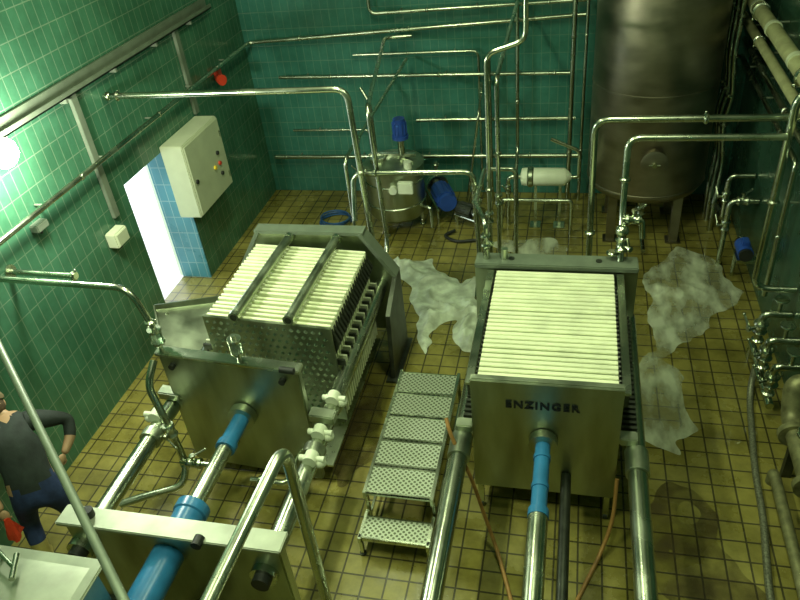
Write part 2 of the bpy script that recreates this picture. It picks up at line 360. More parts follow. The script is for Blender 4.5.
for x in(-3.08,-2.52):
    o=Obj('steel_roller'); A=V((x-.02,4.95,1.569)); B=V((x+.02,6.43,1.569)); o.cyl(A,B,.05,M_BRUSH,seg=24)
    for t in(0,1):
        p=A.lerp(B,t); d=V((0,1,0))*(1 if t else -1)
        o.ring_sweep([p-d*.03,p+d*.02,p+d*.021],[.055,.055,.04],M_STEEL,24); o.cyl(p+d*.0205,p+d*.023,.035,M_DARK)
    o.done()
# ------------------------------------------------------------------ step platform
o=Obj('step_platform')
def tread(x0,x1,y0,y1,z):
    o.box(x0,x1,y0,y1,z-.02,z,M_TREAD)
    for a in((x0,x1,y0,y0+.018),(x0,x1,y1-.018,y1)): o.box(a[0],a[1],a[2],a[3],z-.045,z+.004,M_STEEL,.003)
X0,X1=-1.68,-1.04
for k in range(5):
    ya=3.90+k*.325; tread(X0+.03,X1-.03,ya,ya+.31,.5)
for x in(X0,X1-.03): o.box(x,x+.03,3.88,5.54,.42,.51,M_STEEL,.004)
tread(X0+.03,X1-.03,3.60,3.84,.25)
for x in(X0,X1-.03):
    o.box(x,x+.03,3.58,3.9,.19,.26,M_STEEL,.004)
    for y in(3.60,3.92,5.48): o.box(x,x+.03,y,y+.035,0,.26 if y<3.7 else .45,M_STEEL); o.cyl((x+.015,y+.017,0),(x+.015,y+.017,.02),.03,M_BLACK)
    o.box(x+.005,x+.025,3.92,5.5,.12,.15,M_STEEL)
o.done()
# ------------------------------------------------------------------ tank
o=Obj('storage_tank'); tx,ty,tr=1.0,9.62,.78
o.lathe((tx,ty,0),[(.06,.42),(.12,.44),(tr*.93,.74),(tr,.83),(tr,3.9),(tr*.93,4.05),(.2,4.35),(.0,4.36)],M_TANK,64)
for z in(.85,2.2,3.4): o.lathe((tx,ty,0),[(tr+.001,z-.012),(tr+.008,z-.006),(tr+.008,z+.006),(tr+.001,z+.012)],M_TANK,64)
for a in(225,315,45,135):
    x=tx+math.cos(math.radians(a))*.6; y=ty+math.sin(math.radians(a))*.6
    o.box(x-.06,x+.06,y-.06,y+.06,0,.9,M_TANK,.01); o.box(x-.1,x+.1,y-.1,y+.1,0,.02,M_TANK)
ym=ty-tr
o.ring_sweep([(1.02,ym+.03,1.36),(1.02,ym-.05,1.36)],[.15,.15],M_TANK,32); o.ring_sweep([(1.02,ym-.05,1.36),(1.02,ym-.06,1.36),(1.02,ym-.075,1.36)],[.17,.17,.13],M_TANK,32)
o.tube([(.95,ym-.10,1.36),(1.09,ym-.10,1.36)],.012,M_STEEL); o.cyl((1.02,ym-.06,1.36),(1.02,ym-.12,1.36),.03,M_STEEL)
o.cyl((tx,ty,.3),(tx,ty,.45),.05,M_STEEL); o.valve((tx,ty,.25),(0,0,1),.04,(0,-1,0)); o.tube([(tx,ty,.2),(tx,ty,.1),(tx,ty-.9,.1)],.03,M_STEEL)
o.done()
# ------------------------------------------------------------------ dosing tank with agitator
o=Obj('dosing_tank'); cx,cy,cr=-2.58,9.45,.44
o.lathe((cx,cy,0),[(.05,.16),(cr*.9,.26),(cr,.32),(cr,1.05),(cr+.02,1.06),(cr+.02,1.08),(cr,1.09),(cr*.6,1.15),(.08,1.18)],M_BRUSH,40)
for z in(.5,.85): o.lathe((cx,cy,0),[(cr+.001,z-.012),(cr+.012,z),(cr+.001,z+.012)],M_STEEL,40)
for a in(250,10,130):
    x=cx+math.cos(math.radians(a))*.36; y=cy+math.sin(math.radians(a))*.36; o.cyl((x,y,0),(x,y,.34),.03,M_STEEL); o.cyl((x,y,0),(x,y,.02),.05,M_STEEL)
o.box(cx-.35,cx+.35,cy-.04,cy+.04,1.17,1.22,M_STEEL,.005)
o.cyl((cx+.15,cy,1.2),(cx+.15,cy,1.45),.05,M_STEEL); o.cyl((cx+.15,cy,1.45),(cx+.15,cy,1.50),.12,M_BLUE2); o.cyl((cx+.15,cy,1.50),(cx+.15,cy,1.70),.10,M_BLUE2); o.cyl((cx+.15,cy,1.70),(cx+.15,cy,1.75),.085,M_BLUE2)
for k in range(12):
    a=k*.5236; o.ring_sweep([(cx+.15+math.cos(a)*.102,cy+math.sin(a)*.102,1.52),(cx+.15+math.cos(a)*.102,cy+math.sin(a)*.102,1.69)],[.008,.008],M_BLUE2,6)
o.box(cx+.16,cx+.38,cy-.50,cy-.42,.80,.98,M_WHITE,.01); o.cyl((cx+.08,cy-.5,.85),(cx+.08,cy-.40,.85),.06,M_WHITE)
o.cyl((cx-.2,cy-.1,1.12),(cx-.2,cy-.1,1.2),.12,M_STEEL); o.tube([(cx-.28,cy-.1,1.22),(cx-.2,cy-.1,1.26),(cx-.12,cy-.1,1.22)],.012,M_STEEL)
o.cyl((cx+.28,cy-.25,1.08),(cx+.28,cy-.25,1.2),.06,M_WHITE)
o.tube([(cx-.3,cy+.2,1.1),(cx-.3,cy+.2,1.9),(cx-.45,cy+.3,2.1)],.022,M_STEEL); o.tube([(cx-.5,cy-.1,0),(cx-.5,cy-.1,1.35),(cx-.45,cy,1.5)],.022,M_STEEL); o.valve((cx-.5,cy-.1,1.0),(0,0,1),.028,(0,-1,0))
o.tube([(cx+cr-.02,cy-.1,.4),(cx+cr+.1,cy-.15,.4),(cx+cr+.12,cy-.2,.1)],.03,M_STEEL,bend=.04); o.done()
def pump(x,y,ang,mm,sc=1.0):
    o=Obj('centrifugal_pump'); R=Matrix.Rotation(ang,3,'Z'); P=lambda a,b,c:R@V((a*sc,b*sc,c*sc))+V((x,y,0))
    z=.34
    o.cyl(P(0,0,z),P(.36,0,z),.13*sc,mm,seg=24); o.cyl(P(.36,0,z),P(.43,0,z),.12*sc,M_BLACK if mm is not M_BLUE2 else mm,seg=24)
    for k in range(12):
        a=k*math.pi/6; o.ring_sweep([P(.02,math.cos(a)*.135,z+math.sin(a)*.135),P(.34,math.cos(a)*.135,z+math.sin(a)*.135)],[.009,.009],mm,6)
    o.cyl(P(-.1,0,z),P(0,0,z),.08*sc,M_DARK); o.cyl(P(-.2,0,z),P(-.1,0,z),.15*sc,M_STEEL,seg=28); o.cyl(P(-.32,0,z),P(-.2,0,z),.04*sc,M_STEEL)
    o.tube([P(-.15,0,z+.14),P(-.15,0,z+.34)],.03,M_STEEL); o.clamp(P(-.15,0,z+.3),(0,0,1),.03)
    for a,b in((-.2,-.12),(-.2,.12),(.32,-.12),(.32,.12)): o.cyl(P(a,b,0),P(a,b,z-.1),.02,M_STEEL)
    for b in(-.12,.12): o.ring_sweep([P(-.25,b,z-.11),P(.38,b,z-.11)],[.018,.018],M_STEEL,8)
    o.done()
pump(-2.0,9.92,-1.15,M_BLUE2,1.15)
pump(-1.42,9.45,2.6,M_DARK,.75)
o=Obj('blue_hose'); pts=[]
for k in range(50):
    a=k*.38; r=.22+.02*math.sin(k*.7); pts.append((-3.65+math.cos(a)*r*1.15,9.5+math.sin(a)*r,.02+k*.0018))
o.ring_sweep(pts,[.014]*50,M_BHOSE,8); o.done()
o=Obj('suction_hose'); o.hose([(-1.68,9.25,.05),(-1.8,9.1,.04),(-1.6,8.95,.04),(-1.3,9.0,.04),(-1.15,8.95,.04)],.024,M_BLACK); o.done()
o=Obj('cartridge_filter_housing')
o.ring_sweep([(-.72,9.55,.8),(-.70,9.55,.8),(-.66,9.55,.8),(-.1,9.55,.8),(-.06,9.55,.8),(0,9.55,.8)],[.05,.12,.13,.13,.10,.04],M_WHITE,28)
o.ring_sweep([(-.62,9.55,.8),(-.60,9.55,.8),(-.55,9.55,.8),(-.53,9.55,.8)],[.13,.15,.15,.13],M_STEEL,28)
for x in(-.5,-.15): o.box(x-.02,x+.02,9.53,9.57,0,.68,M_STEEL); o.box(x-.08,x+.08,9.45,9.65,0,.015,M_STEEL)
o.tube([(-.72,9.55,.8),(-.9,9.55,.8),(-.9,9.55,.0)],.03,M_STEEL,bend=.08); o.valve((-.9,9.55,.6),(0,0,1),.03,(0,-1,0))
o.tube([(0,9.55,.8),(.1,9.55,.8),(.1,9.55,1.2),(-.3,9.5,1.4)],.026,M_STEEL,bend=.08)
o.tube([(-.98,9.3,0),(-.98,9.3,.55),(.02,9.3,.55),(.02,9.3,0)],.026,M_STEEL,bend=.06); o.done()
# ------------------------------------------------------------------ wall pipework
def bracket(o,p,d):
    p=V(p); d=V(d); d=d*((d.length-.004)/d.length); o.cyl(p,p+d,.012,M_GREY,seg=8)
o=Obj('cable_tray')
o.box(XW,XL+.03,YF+.05,9.6,3.33,3.47,M_GREY); o.box(XW,XL+.10,YF+.05,9.6,3.33,3.345,M_GREY); o.box(XL+.09,XL+.10,YF+.05,9.6,3.33,3.39,M_GREY)
for y,z in((6.28,1.88),(8.6,2.2)):
    o.box(XW,XL+.05,y-.05,y+.05,z,3.33,M_GREY,.005)
for k in range(12): o.box(XW,XL+.09,-1.5+k*.95,-1.47+k*.95,3.28,3.33,M_GREY)
o.done()
def wallrun(name,path,r,m,wall,gap=1.1,bend=.1,clampgap=1.7):
    o=Obj(name); o.tube(path,r,m,bend=bend)
    P=[V(p) for p in path]
    for a,b in zip(P,P[1:]):
        L=(b-a).length; d=(b-a).normalized(); k=gap*.4
        while k<L-.1:
            p=a+d*k
            if wall=='L' and abs(p.x-XL)<.3: bracket(o,p,(XL-p.x,0,0))
            if wall=='B' and abs(p.y-YB)<.4: bracket(o,p,(0,YB-p.y,0))
            if wall=='R' and abs(p.x-XR)<.4: bracket(o,p,(XR-p.x,0,0))
            k+=gap
        k=clampgap*.5
        while k<L-.1: o.clamp(a+d*k,d,r*.8); k+=clampgap
    return o
wallrun('header_pipe',[(-4.95,-1.8,2.58),(-4.95,10.45,2.60),(.1,10.45,2.80)],.03,M_STEEL,'L').done()
wallrun('header_pipe',[(-4.55,10.45,2.05),(-.02,10.45,2.0)],.027,M_STEEL,'B').done()
wallrun('header_pipe',[(-2.4,10.45,1.32),(.02,10.45,1.32)],.03,M_STEEL,'B').done()
wallrun('header_pipe',[(-4.9,10.45,.70),(.1,10.45,.72)],.035,M_STEEL,'B').done()
wallrun('header_pipe',[(-2.95,10.42,3.3),(-2.95,10.42,2.95),(.15,10.42,3.0)],.027,M_STEEL,'B').done()
wallrun('header_pipe',[(-4.5,10.5,1.15),(-3.2,10.5,1.15),(-3.2,10.5,.15)],.02,M_STEEL,'B').done()
wallrun('header_pipe',[(-3.3,10.48,2.35),(-1.4,10.48,2.35),(-1.4,10.48,.1)],.02,M_STEEL,'B').done()
wallrun('header_pipe',[(-.05,10.3,.0),(-.05,10.3,4.2)],.035,M_STEEL,'B').done()
wallrun('header_pipe',[(.12,10.35,.0),(.12,10.35,4.2)],.025,M_STEEL,'B').done()
wallrun('header_pipe',[(-.82,10.3,4.2),(-.82,10.3,.9),(-.82,9.9,.6),(-.82,9.72,.42)],.027,M_STEEL,'B').done()
wallrun('header_pipe',[(-1.23,10.3,2.3),(-1.23,10.3,.0)],.03,M_STEEL,'B').done()
o=Obj('red_alarm_horn'); o.cyl((XW,9.42,2.44),(-5.0,9.42,2.44),.03,M_RED); o.box(-5.07,-4.995,9.36,9.48,2.38,2.56,M_RED,.01); o.ring_sweep([(-4.99,9.30,2.44),(-4.95,9.26,2.44),(-4.88,9.20,2.45),(-4.86,9.19,2.45)],[.04,.05,.075,.075],M_RED,20); o.cyl((-5.03,9.4,2.44),(-4.98,9.29,2.44),.03,M_RED); o.done()
o=Obj('junction_box'); o.box(XW,XL+.14,6.0,6.24,1.62,1.80,M_CREAM,.012); o.box(XL+.14,XL+.15,6.02,6.22,1.64,1.78,M_CREAM); o.cyl((XL+.07,6.12,1.62),(XL+.07,6.12,1.57),.02,M_BLACK); o.done()
o=Obj('junction_box'); o.box(XW,XL+.1,5.05,5.22,2.38,2.46,M_GREY,.01); o.cyl((XL+.05,5.13,2.38),(XL+.05,5.13,2.34),.015,M_BLACK); o.done()
o=Obj('electrical_cabinet')
o.box(XW,-4.76,7.52,8.56,1.17,2.18,M_CREAM,.012); o.box(-4.762,-4.74,7.54,8.54,1.19,2.16,M_CREAM,.008)
for z in(1.35,1.95): o.cyl((-4.74,8.50,z-.04),(-4.74,8.50,z+.04),.012,M_STEEL)
o.cyl((-4.74,7.62,1.65),(-4.72,7.62,1.65),.03,M_BLACK)
for z in(1.75,1.6,1.45): o.cyl((-4.74,8.3,z),(-4.715,8.3,z),.028,M_RED if z==1.6 else M_BLACK)
o.cyl((-4.74,8.15,1.6),(-4.715,8.15,1.6),.028,M_YEL)
for y in(7.75,8.0,8.25): o.cyl((-4.9,y,1.17),(-4.9,y,1.10),.02,M_BLACK)
o.done()
o=Obj('wall_lamp'); o.cyl((XW,4.93,3.27),(-4.98,4.93,3.27),.07,M_GREY); o.cyl((-4.98,4.93,3.27),(-4.95,4.93,3.27),.11,M_GREY)
o.sphere((-4.86,4.93,3.27),.13,M_LAMP,(.75,1.15,1))
o.done()
# ------------------------------------------------------------------ process pipes to presses
def pipe(name,path,r=.03,bend=.12,clamps=()):
    o=Obj(name); o.tube(path,r,M_STEEL,bend=bend)
    for p,d in clamps: o.clamp(p,d,r)
    return o
o=pipe('feed_pipe',[(-5.06,6.8,3.1),(-2.26,6.8,3.12),(-2.2,6.8,1.2),(-2.2,6.62,1.2)],.034,.14,[((-2.23,6.8,2.2),(0,0,1)),((-4.9,6.8,3.1),(1,0,0))]); o.sphere((-5.02,6.8,3.1),.05,M_STEEL); o.done()
o=pipe('feed_pipe',[(-2.36,6.75,1.62),(-2.36,6.9,2.13),(-1.02,6.9,2.16),(-.98,6.9,1.0),(-.93,6.22,1.0)],.03,.12,[((-2.1,6.9,2.14),(1,0,0)),((-1.0,6.9,1.8),(0,0,1))]); o.done()
o=pipe('feed_pipe',[(-2.08,6.7,1.0),(-2.08,6.98,1.2),(-2.12,6.98,2.85),(-2.75,10.35,2.62),(-2.35,10.4,2.62)],.026,.14); o.done()
o=pipe('feed_pipe',[(-2.5,7.1,.0),(-2.5,7.1,2.2),(-2.45,10.35,2.3)],.022,.12); o.done()
o=pipe('feed_pipe',[(-.87,7.0,0),(-.86,7.0,3.36),(-.48,7.0,3.48),(-.48,7.0,4.0),(-.48,10.4,4.0)],.026,.1,[((-.87,7.0,1.9),(0,0,1))]); o.valve((-.87,7.0,1.55),(0,0,1),.028,(0,-1,0)); o.done()
o=pipe('feed_pipe',[(-.77,7.05,0),(-.77,7.05,3.1),(-.80,10.2,3.1)],.024,.1,[((-.77,7.05,2.3),(0,0,1))]); o.valve((-.77,7.05,1.75),(0,0,1),.026,(1,-1,0)); o.done()
o=pipe('feed_pipe',[(-.80,6.1,1.70),(-.80,6.1,2.0),(-.95,6.5,2.0),(-.95,7.3,2.0),(-.6,7.3,2.0),(-.6,7.3,.1)],.026,.08); o.valve((-.80,6.1,1.80),(0,0,1),.032,(1,-1,0)); o.done()
o=pipe('feed_pipe',[(.24,6.8,0),(.20,6.8,2.76),(2.28,6.8,2.76)],.034,.14,[((.22,6.8,1.5),(0,0,1)),((1.2,6.8,2.76),(1,0,0))]); o.done()
o=pipe('feed_pipe',[(.50,6.12,1.58),(.50,6.4,2.0),(.50,6.5,2.7),(1.84,6.5,2.7)],.032,.12,[((.5,6.45,2.3),(0,.1,1))])
o.valve((.50,6.14,1.76),(0,.5,1),.038,(1,-1,0)); o.valve((.60,6.3,1.95),(1,0,0),.034,(0,0,1)); o.sphere((.50,6.2,1.88),.065,M_STEEL); o.tube([(.5,6.3,1.95),(.68,6.3,1.95),(.70,6.3,1.75)],.028,M_STEEL,bend=.04); o.clamp((.42,6.15,1.66),(0,0,1),.035)
o.done()
o=pipe('feed_pipe',[(2.28,6.6,3.08),(1.88,6.6,3.08),(1.88,6.6,1.0),(2.28,6.6,1.0)],.036,.16,[((1.88,6.6,2.0),(0,0,1))]); o.done()
o=pipe('feed_pipe',[(-1.6,10.1,.1),(-1.35,9.9,1.6),(-1.35,10.4,1.9)],.02,.1); o.done()
# ------------------------------------------------------------------ right wall
o=wallrun('lagged_pipe',[(2.08,10.5,3.02),(2.08,-1.5,2.92)],.08,M_BEIGE,'R',clampgap=2.2)
for y in(9.6,8.7,7.6): o.ring_sweep([(2.08,y-.03,3.01),(2.08,y+.03,3.01)],[.09,.09],M_CREAM,24)
o.done()
o=wallrun('lagged_pipe',[(2.12,10.5,2.68),(2.12,-1.5,2.58)],.055,M_BEIGE,'R',clampgap=2.2); o.done()
o=wallrun('header_pipe',[(2.18,10.5,2.38),(2.18,-1.5,2.3)],.035,M_STEEL,'R'); o.done()
o=wallrun('header_pipe',[(2.18,10.5,2.15),(2.18,7.2,2.12),(2.18,7.2,.5)],.03,M_STEEL,'R'); o.done()
for dx,yy in((0,10.25),(.0,10.0),(.0,9.7)):
    o=Obj('riser_pipe')
    o.hose([(1.93+dx,yy,4.0),(1.93+dx,yy,2.9),(1.92+dx,yy-.05,2.4),(1.98+dx,yy,1.9),(1.94+dx,yy,1.5),(2.0+dx,yy,1.0),(1.98+dx,yy-.1,.7),(1.95,yy-.2,.4),(1.95,yy-.2,.0)],.035,M_STEEL)
    for z in(2.9,2.4,1.9,1.5): o.clamp((1.94+dx,yy,z),(0,0,1),.035)
    o.done()
o=Obj('valve_manifold')
o.tube([(2.28,9.0,1.1),(1.98,9.0,1.1),(1.98,9.0,.45),(1.98,9.4,.45)],.035,M_STEEL)
o.tube([(2.28,8.6,.95),(1.95,8.6,.95),(1.95,8.6,.0)],.035,M_STEEL)
o.valve((1.98,9.0,.8),(0,0,1),.035,(-1,0,0)); o.valve((1.95,8.6,.6),(0,0,1),.035,(-1,0,0)); o.valve((2.1,8.6,.95),(1,0,0),.035,(0,0,1)); o.done()
o=Obj('small_pump'); o.box(2.0,2.2,7.92,8.18,.46,.5,M_STEEL); o.box(2.12,2.295,8.0,8.1,.4,.46,M_STEEL)
o.cyl((2.08,7.9,.6),(2.08,8.15,.6),.09,M_BLUE2); o.cyl((2.08,8.15,.6),(2.08,8.22,.6),.07,M_STEEL); o.cyl((2.08,7.86,.6),(2.08,7.9,.6),.08,M_BLACK); o.box(2.04,2.12,7.95,8.08,.68,.74,M_BLUE2,.01)
o.tube([(2.08,8.22,.6),(2.08,8.35,.6),(2.08,8.35,.0)],.025,M_STEEL); o.done()
o=Obj('valve_manifold')
for y,z in((6.55,.62),(6.2,.55),(5.85,.5)):
    o.tube([(2.29,y,z+.1),(2.02,y,z+.1),(2.02,y,z-.25)],.04,M_STEEL,bend=.08); o.valve((2.02,y,z-.08),(0,0,1),.045,(-1,-.3,0),.16); o.clamp((2.02,y,z-.25),(0,0,1),.04)
    o.cyl((2.16,y,z+.1),(2.16,y,z+.28),.02,M_STEEL); o.lathe((2.16,y,z+.28),[(.07,0),(.075,.01),(.07,.02)],M_STEEL,20)
o.tube([(2.02,5.7,.2),(2.02,6.7,.2),(2.02,6.7,0)],.04,M_STEEL); o.done()
o=Obj('braided_hose'); o.hose([(1.96,6.2,.28),(1.93,6.1,.12),(1.90,5.9,.035),(1.86,5.56,.03),(1.80,5.0,.03),(1.77,4.45,.03),(1.72,4.0,.03),(1.69,3.67,.03),(1.7,3.2,.03),(1.8,2.6,.03)],.032,M_BRAID,n=14); o.done()
o=Obj('drain_pipe')
o.tube([(2.28,5.45,.75),(2.08,5.45,.75),(2.08,5.3,.45),(2.06,2.2,.42)],.09,M_RUST,bend=.12,seg=20)
for y in(5.1,4.5,3.9,3.2): o.ring_sweep([(2.06,y-.03,.44),(2.06,y+.03,.44)],[.13,.13],M_RUST,20)
o.lathe((2.1,4.8,.52),[(.03,0),(.03,.2)],M_STEEL,12); o.ring_sweep([(2.1+.12*math.cos(a*.524),4.8+.12*math.sin(a*.524),.74) for a in range(12)],[.014]*12,M_STEEL,8,closed=True); o.tube([(1.98,4.8,.74),(2.22,4.8,.74)],.01,M_STEEL)
for y in(5.0,4.0,3.0,2.3): o.box(2.02,2.1,y-.03,y+.03,0,.36,M_DARK)
o.done()
o=Obj('drain_pipe'); o.tube([(1.92,4.9,.0),(1.92,4.9,.14),(1.9,2.2,.14)],.05,M_RUST,bend=.08); o.done()
# ------------------------------------------------------------------ foreground railings and pipes
o=Obj('handrail'); o.tube([(-1.42,.3,2.85),(-1.37,2.30,2.85),(-1.37,2.30,.0)],.034,M_STEEL,bend=.14,seg=18)
o.tube([(-1.42,.3,2.85),(-1.42,.3,0)],.034,M_STEEL); o.cyl((-1.37,2.30,0),(-1.37,2.30,.015),.08,M_STEEL); o.cyl((-1.42,.3,0),(-1.42,.3,.015),.08,M_STEEL); o.done()
o=Obj('guard_rail'); o.tube([(-5.07,4.17,2.5),(-1.75,1.35,2.5),(-1.75,1.35,0)],.025,M_GREY,bend=.12); o.cyl((-1.75,1.35,0),(-1.75,1.35,.015),.08,M_GREY); o.cyl((-5.076,4.17,2.5),(-5.06,4.155,2.5),.06,M_GREY); o.done()
o=Obj('feed_pipe'); o.tube([(-5.07,4.42,2.28),(-3.66,4.37,2.28),(-3.55,4.35,1.88)],.03,M_STEEL,bend=.16); o.clamp((-3.56,4.35,1.93),(0,0,1),.03); o.cyl((-5.076,4.42,2.28),(-5.06,4.42,2.28),.07,M_STEEL); o.done()
o=Obj('feed_pipe'); o.tube([(-5.07,4.62,2.22),(-4.35,4.60,2.22)],.028,M_STEEL); o.cyl((-5.076,4.62,2.22),(-5.06,4.62,2.22),.07,M_STEEL); o.clamp((-4.37,4.60,2.22),(1,0,0),.03); o.done()
# lidded hopper lower left
o=Obj('stainless_hopper')
x0,x1,y0,y1,zt=-3.95,-2.99,1.50,2.32,1.44
o.box(x0+.2,x1-.2,y0+.15,y1-.15,.75,1.1,M_BRUSH,.02); o.box(x0+.03,x1-.03,y0+.03,y1-.03,1.08,zt,M_BRUSH,.01)
o.box(x0-.03,x1+.03,y0-.03,y1+.03,zt,zt+.03,M_LID,.012)
i=o.mi(M_LID); q=[(x0+.05,y0+.05),(x1-.05,y0+.05),(x1-.05,y1-.05),(x0+.05,y1-.05)]; xm,yq=(x0+x1)/2,(y0+y1)/2
A=[o.bm.verts.new((x,y,zt+.03)) for x,y in q]; B=[o.bm.verts.new((xm+(x-xm)*.35,yq+(y-yq)*.35,zt+.09)) for x,y in q]
for k in range(4): o.face([A[k],A[(k+1)%4],B[(k+1)%4],B[k]],i)
o.face(B,i)
for x in(x0+.06,x1-.06):
    for y in(y0+.06,y1-.06): o.cyl((x,y,0),(x,y,1.14),.02,M_STEEL)
o.tube([(-3.70,2.24,1.47),(-3.70,2.24,1.58),(-3.46,2.12,1.60)],.016,M_STEEL,bend=.03); o.cyl((-3.52,2.22,1.595),(-3.42,2.04,1.605),.02,M_STEEL); o.done()
o=Obj('sheet_metal_chute')
o.prism([(-4.68,5.90,.84),(-3.98,6.45,.62),(-3.80,5.35,.50),(-4.3,5.30,.62)],(0,0,.015),M_BRUSH)
o.prism([(-4.68,5.90,.84),(-3.98,6.45,.62),(-3.98,6.45,.72),(-4.68,5.90,.92)],(-.01,.015,0),M_BRUSH)
o.prism([(-4.68,5.90,.84),(-4.3,5.30,.62),(-4.3,5.30,.70),(-4.68,5.90,.92)],(-.015,-.01,0),M_BRUSH)
for x,y,z in((-4.55,5.9,.81),(-4.05,6.33,.63),(-3.88,5.42,.52),(-4.25,5.38,.61)): o.cyl((x,y,0),(x,y,z),.018,M_STEEL)
o.done()
# ------------------------------------------------------------------ plastic film and foam on the floor
def sheet(name,outline,m,amp,base,seed,step=.03,wob=.16,fine=.12):
    xs=[p[0] for p in outline]; ys=[p[1] for p in outline]
    def inside(x,y):
        c=False; n=len(outline); j=n-1
        for i in range(n):
            xi,yi=outline[i]; xj,yj=outline[j]
            if (yi>y)!=(yj>y) and x<(xj-xi)*(y-yi)/(yj-yi)+xi: c=not c
            j=i
        return c
    bm=bmesh.new(); G={}
    nx=int((max(xs)-min(xs)+.4)/step); ny=int((max(ys)-min(ys)+.4)/step)
    def ok(i,j):
        x=min(xs)-.2+i*step; y=min(ys)-.2+j*step
        w=noise.noise_vector(V((x*2.3,y*2.3,seed)))*wob+noise.noise_vector(V((x*7,y*7,seed)))*.06
        return inside(x+w.x,y+w.y)
    def vert(i,j):
        if (i,j) not in G: G[(i,j)]=bm.verts.new((min(xs)-.2+i*step,min(ys)-.2+j*step,0))
        return G[(i,j)]
    for i in range(nx):
        for j in range(ny):
            if ok(i,j): bm.faces.new([vert(i,j),vert(i+1,j),vert(i+1,j+1),vert(i,j+1)])
    bm.verts.ensure_lookup_table()
    dist={}; fr=[v for v in bm.verts if v.is_boundary]
    for v in fr: dist[v]=0
    while fr:
        nf=[]
        for v in fr:
            for e in v.link_edges:
                w=e.other_vert(v)
                if w not in dist: dist[w]=dist[v]+1; nf.append(w)
        fr=nf
    for it in range(5):
        new={}
        for v in bm.verts:
            if dist.get(v,0)<4:
                nb=[e.other_vert(v) for e in v.link_edges if (dist[v]>0 or e.is_boundary)]
                s_=V((0,0,0))
                for w in nb: s_+=w.co
                new[v]=v.co.lerp(s_/len(nb),.6)
        for v,c in new.items(): v.co=c
    for v in bm.verts:
        x,y=v.co.x,v.co.y; f=min(1,dist.get(v,0)*step/.14)
        w=noise.noise_vector(V((x*1.7,y*1.7,seed+2)))*.35; x+=w.x; y+=w.y
        def rd(s_,o_): return (1-min(1,abs(noise.noise(V((x*s_+o_,y*s_*.7,seed+o_)))*2.4)))**2
        lo=max(.1,.55+noise.noise(V((x*1.3,y*1.3,seed+9))))
        v.co.z=base+f*amp*lo*(.45*rd(1.8,0)+.35*rd(3.9,3)+fine*rd(8,5)+.1)
    me=bpy.data.meshes.new(name); bm.to_mesh(me); bm.free(); me.materials.append(m)
    me.polygons.foreach_set('use_smooth',[True]*len(me.polygons))
    o=bpy.data.objects.new(name,me); COL.objects.link(o)
sheet('plastic_film',[(-2.50,8.4),(-1.9,8.5),(-1.6,8.1),(-1.35,7.9),(-1.1,8.35),(-.98,7.6),(-1.02,6.5),(-1.25,6.5),(-1.4,7.1),(-1.6,6.8),(-1.72,6.30),(-1.78,6.9),(-2.0,7.5)],M_SHEET,.34,.004,1.7,step=.02)
sheet('foam_film',[(1.0,8.3),(1.35,8.9),(1.85,8.7),(2.0,8.0),(1.75,7.3),(1.4,6.8),(.95,6.5),(.9,7.4)],M_FOAM,.07,.004,5.1,step=.022,wob=.3)
sheet('foam_film',[(.80,6.6),(1.15,6.4),(1.35,5.7),(1.15,5.1),(.85,5.3)],M_FOAM,.03,.004,9.1,wob=.3)
sheet('foam_film',[(-.9,9.0),(-.3,9.2),(.0,9.0),(.1,8.5),(-.6,8.3)],M_FOAM,.04,.004,3.1,wob=.3)
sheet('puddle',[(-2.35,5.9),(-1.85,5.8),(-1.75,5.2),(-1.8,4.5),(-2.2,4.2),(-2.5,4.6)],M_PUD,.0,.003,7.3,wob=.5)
sheet('puddle',[(.95,4.9),(1.4,4.6),(1.5,3.8),(1.2,3.2),(.9,3.6)],M_PUD,.0,.003,2.3,wob=.5)
# ------------------------------------------------------------------ worker
M_SHIRT=mat('navy_shirt',(.020,.029,.026),rough=.85,var=.3,scale=10,bump=.3)
M_JEAN=mat('blue_work_trousers',(.018,.036,.11),rough=.85,var=.3,scale=12,bump=.3)
M_BOOT=mat('yellow_rubber_boot',(.42,.36,.11),rough=.45,var=.15,scale=10)
M_SKIN=mat('skin',(.40,.25,.14),rough=.55,var=.08,scale=10)
M_HAIR=mat('brown_hair',(.07,.045,.022),rough=.8,var=.3,scale=40)
M_CAP=mat('brown_cap',(.13,.10,.05),rough=.8,var=.25,scale=20)
M_EYE=mat('eye',(.03,.02,.02),rough=.2,var=.1)
M_EYEW=mat('eye_white',(.8,.78,.72),rough=.3,var=.02)
W=bpy.data.objects.new('worker',None); COL.objects.link(W)
J={ 'pel':(-4.33,3.28,.95,.185,.15),'wai':(-4.38,3.35,1.08,.19,.155),'che':(-4.48,3.46,1.25,.23,.17),'nb':(-4.58,3.56,1.38,.13,.10),'neck':(-4.65,3.62,1.43,.06,.06),'hd':(-4.70,3.65,1.46,.06,.06),
 'lsh':(-4.69,3.39,1.34,.10,.095),'lel':(-4.67,3.17,1.11,.062,.062),'lfo':(-4.59,3.10,.99,.05,.05),'lwr':(-4.51,3.06,.88,.034,.032),
 'rsh':(-4.41,3.69,1.36,.10,.095),'rel':(-4.27,3.88,1.20,.064,.064),'rfo':(-4.22,3.77,1.09,.052,.052),'rwr':(-4.22,3.62,1.01,.034,.032),
 'lhp':(-4.43,3.22,.86,.125,.12),'lkn':(-4.54,3.24,.50,.082,.082),'lca':(-4.50,3.18,.32,.082,.082),'lan':(-4.46,3.14,.10,.060,.060),'lft':(-4.52,3.21,.055,.055,.05),'lto':(-4.59,3.30,.045,.048,.04),
 'rhp':(-4.22,3.34,.86,.125,.12),'rkn':(-4.27,3.44,.50,.082,.082),'rca':(-4.22,3.40,.32,.082,.082),'ran':(-4.19,3.37,.10,.060,.060),'rft':(-4.25,3.44,.055,.055,.05),'rto':(-4.32,3.53,.045,.048,.04)}
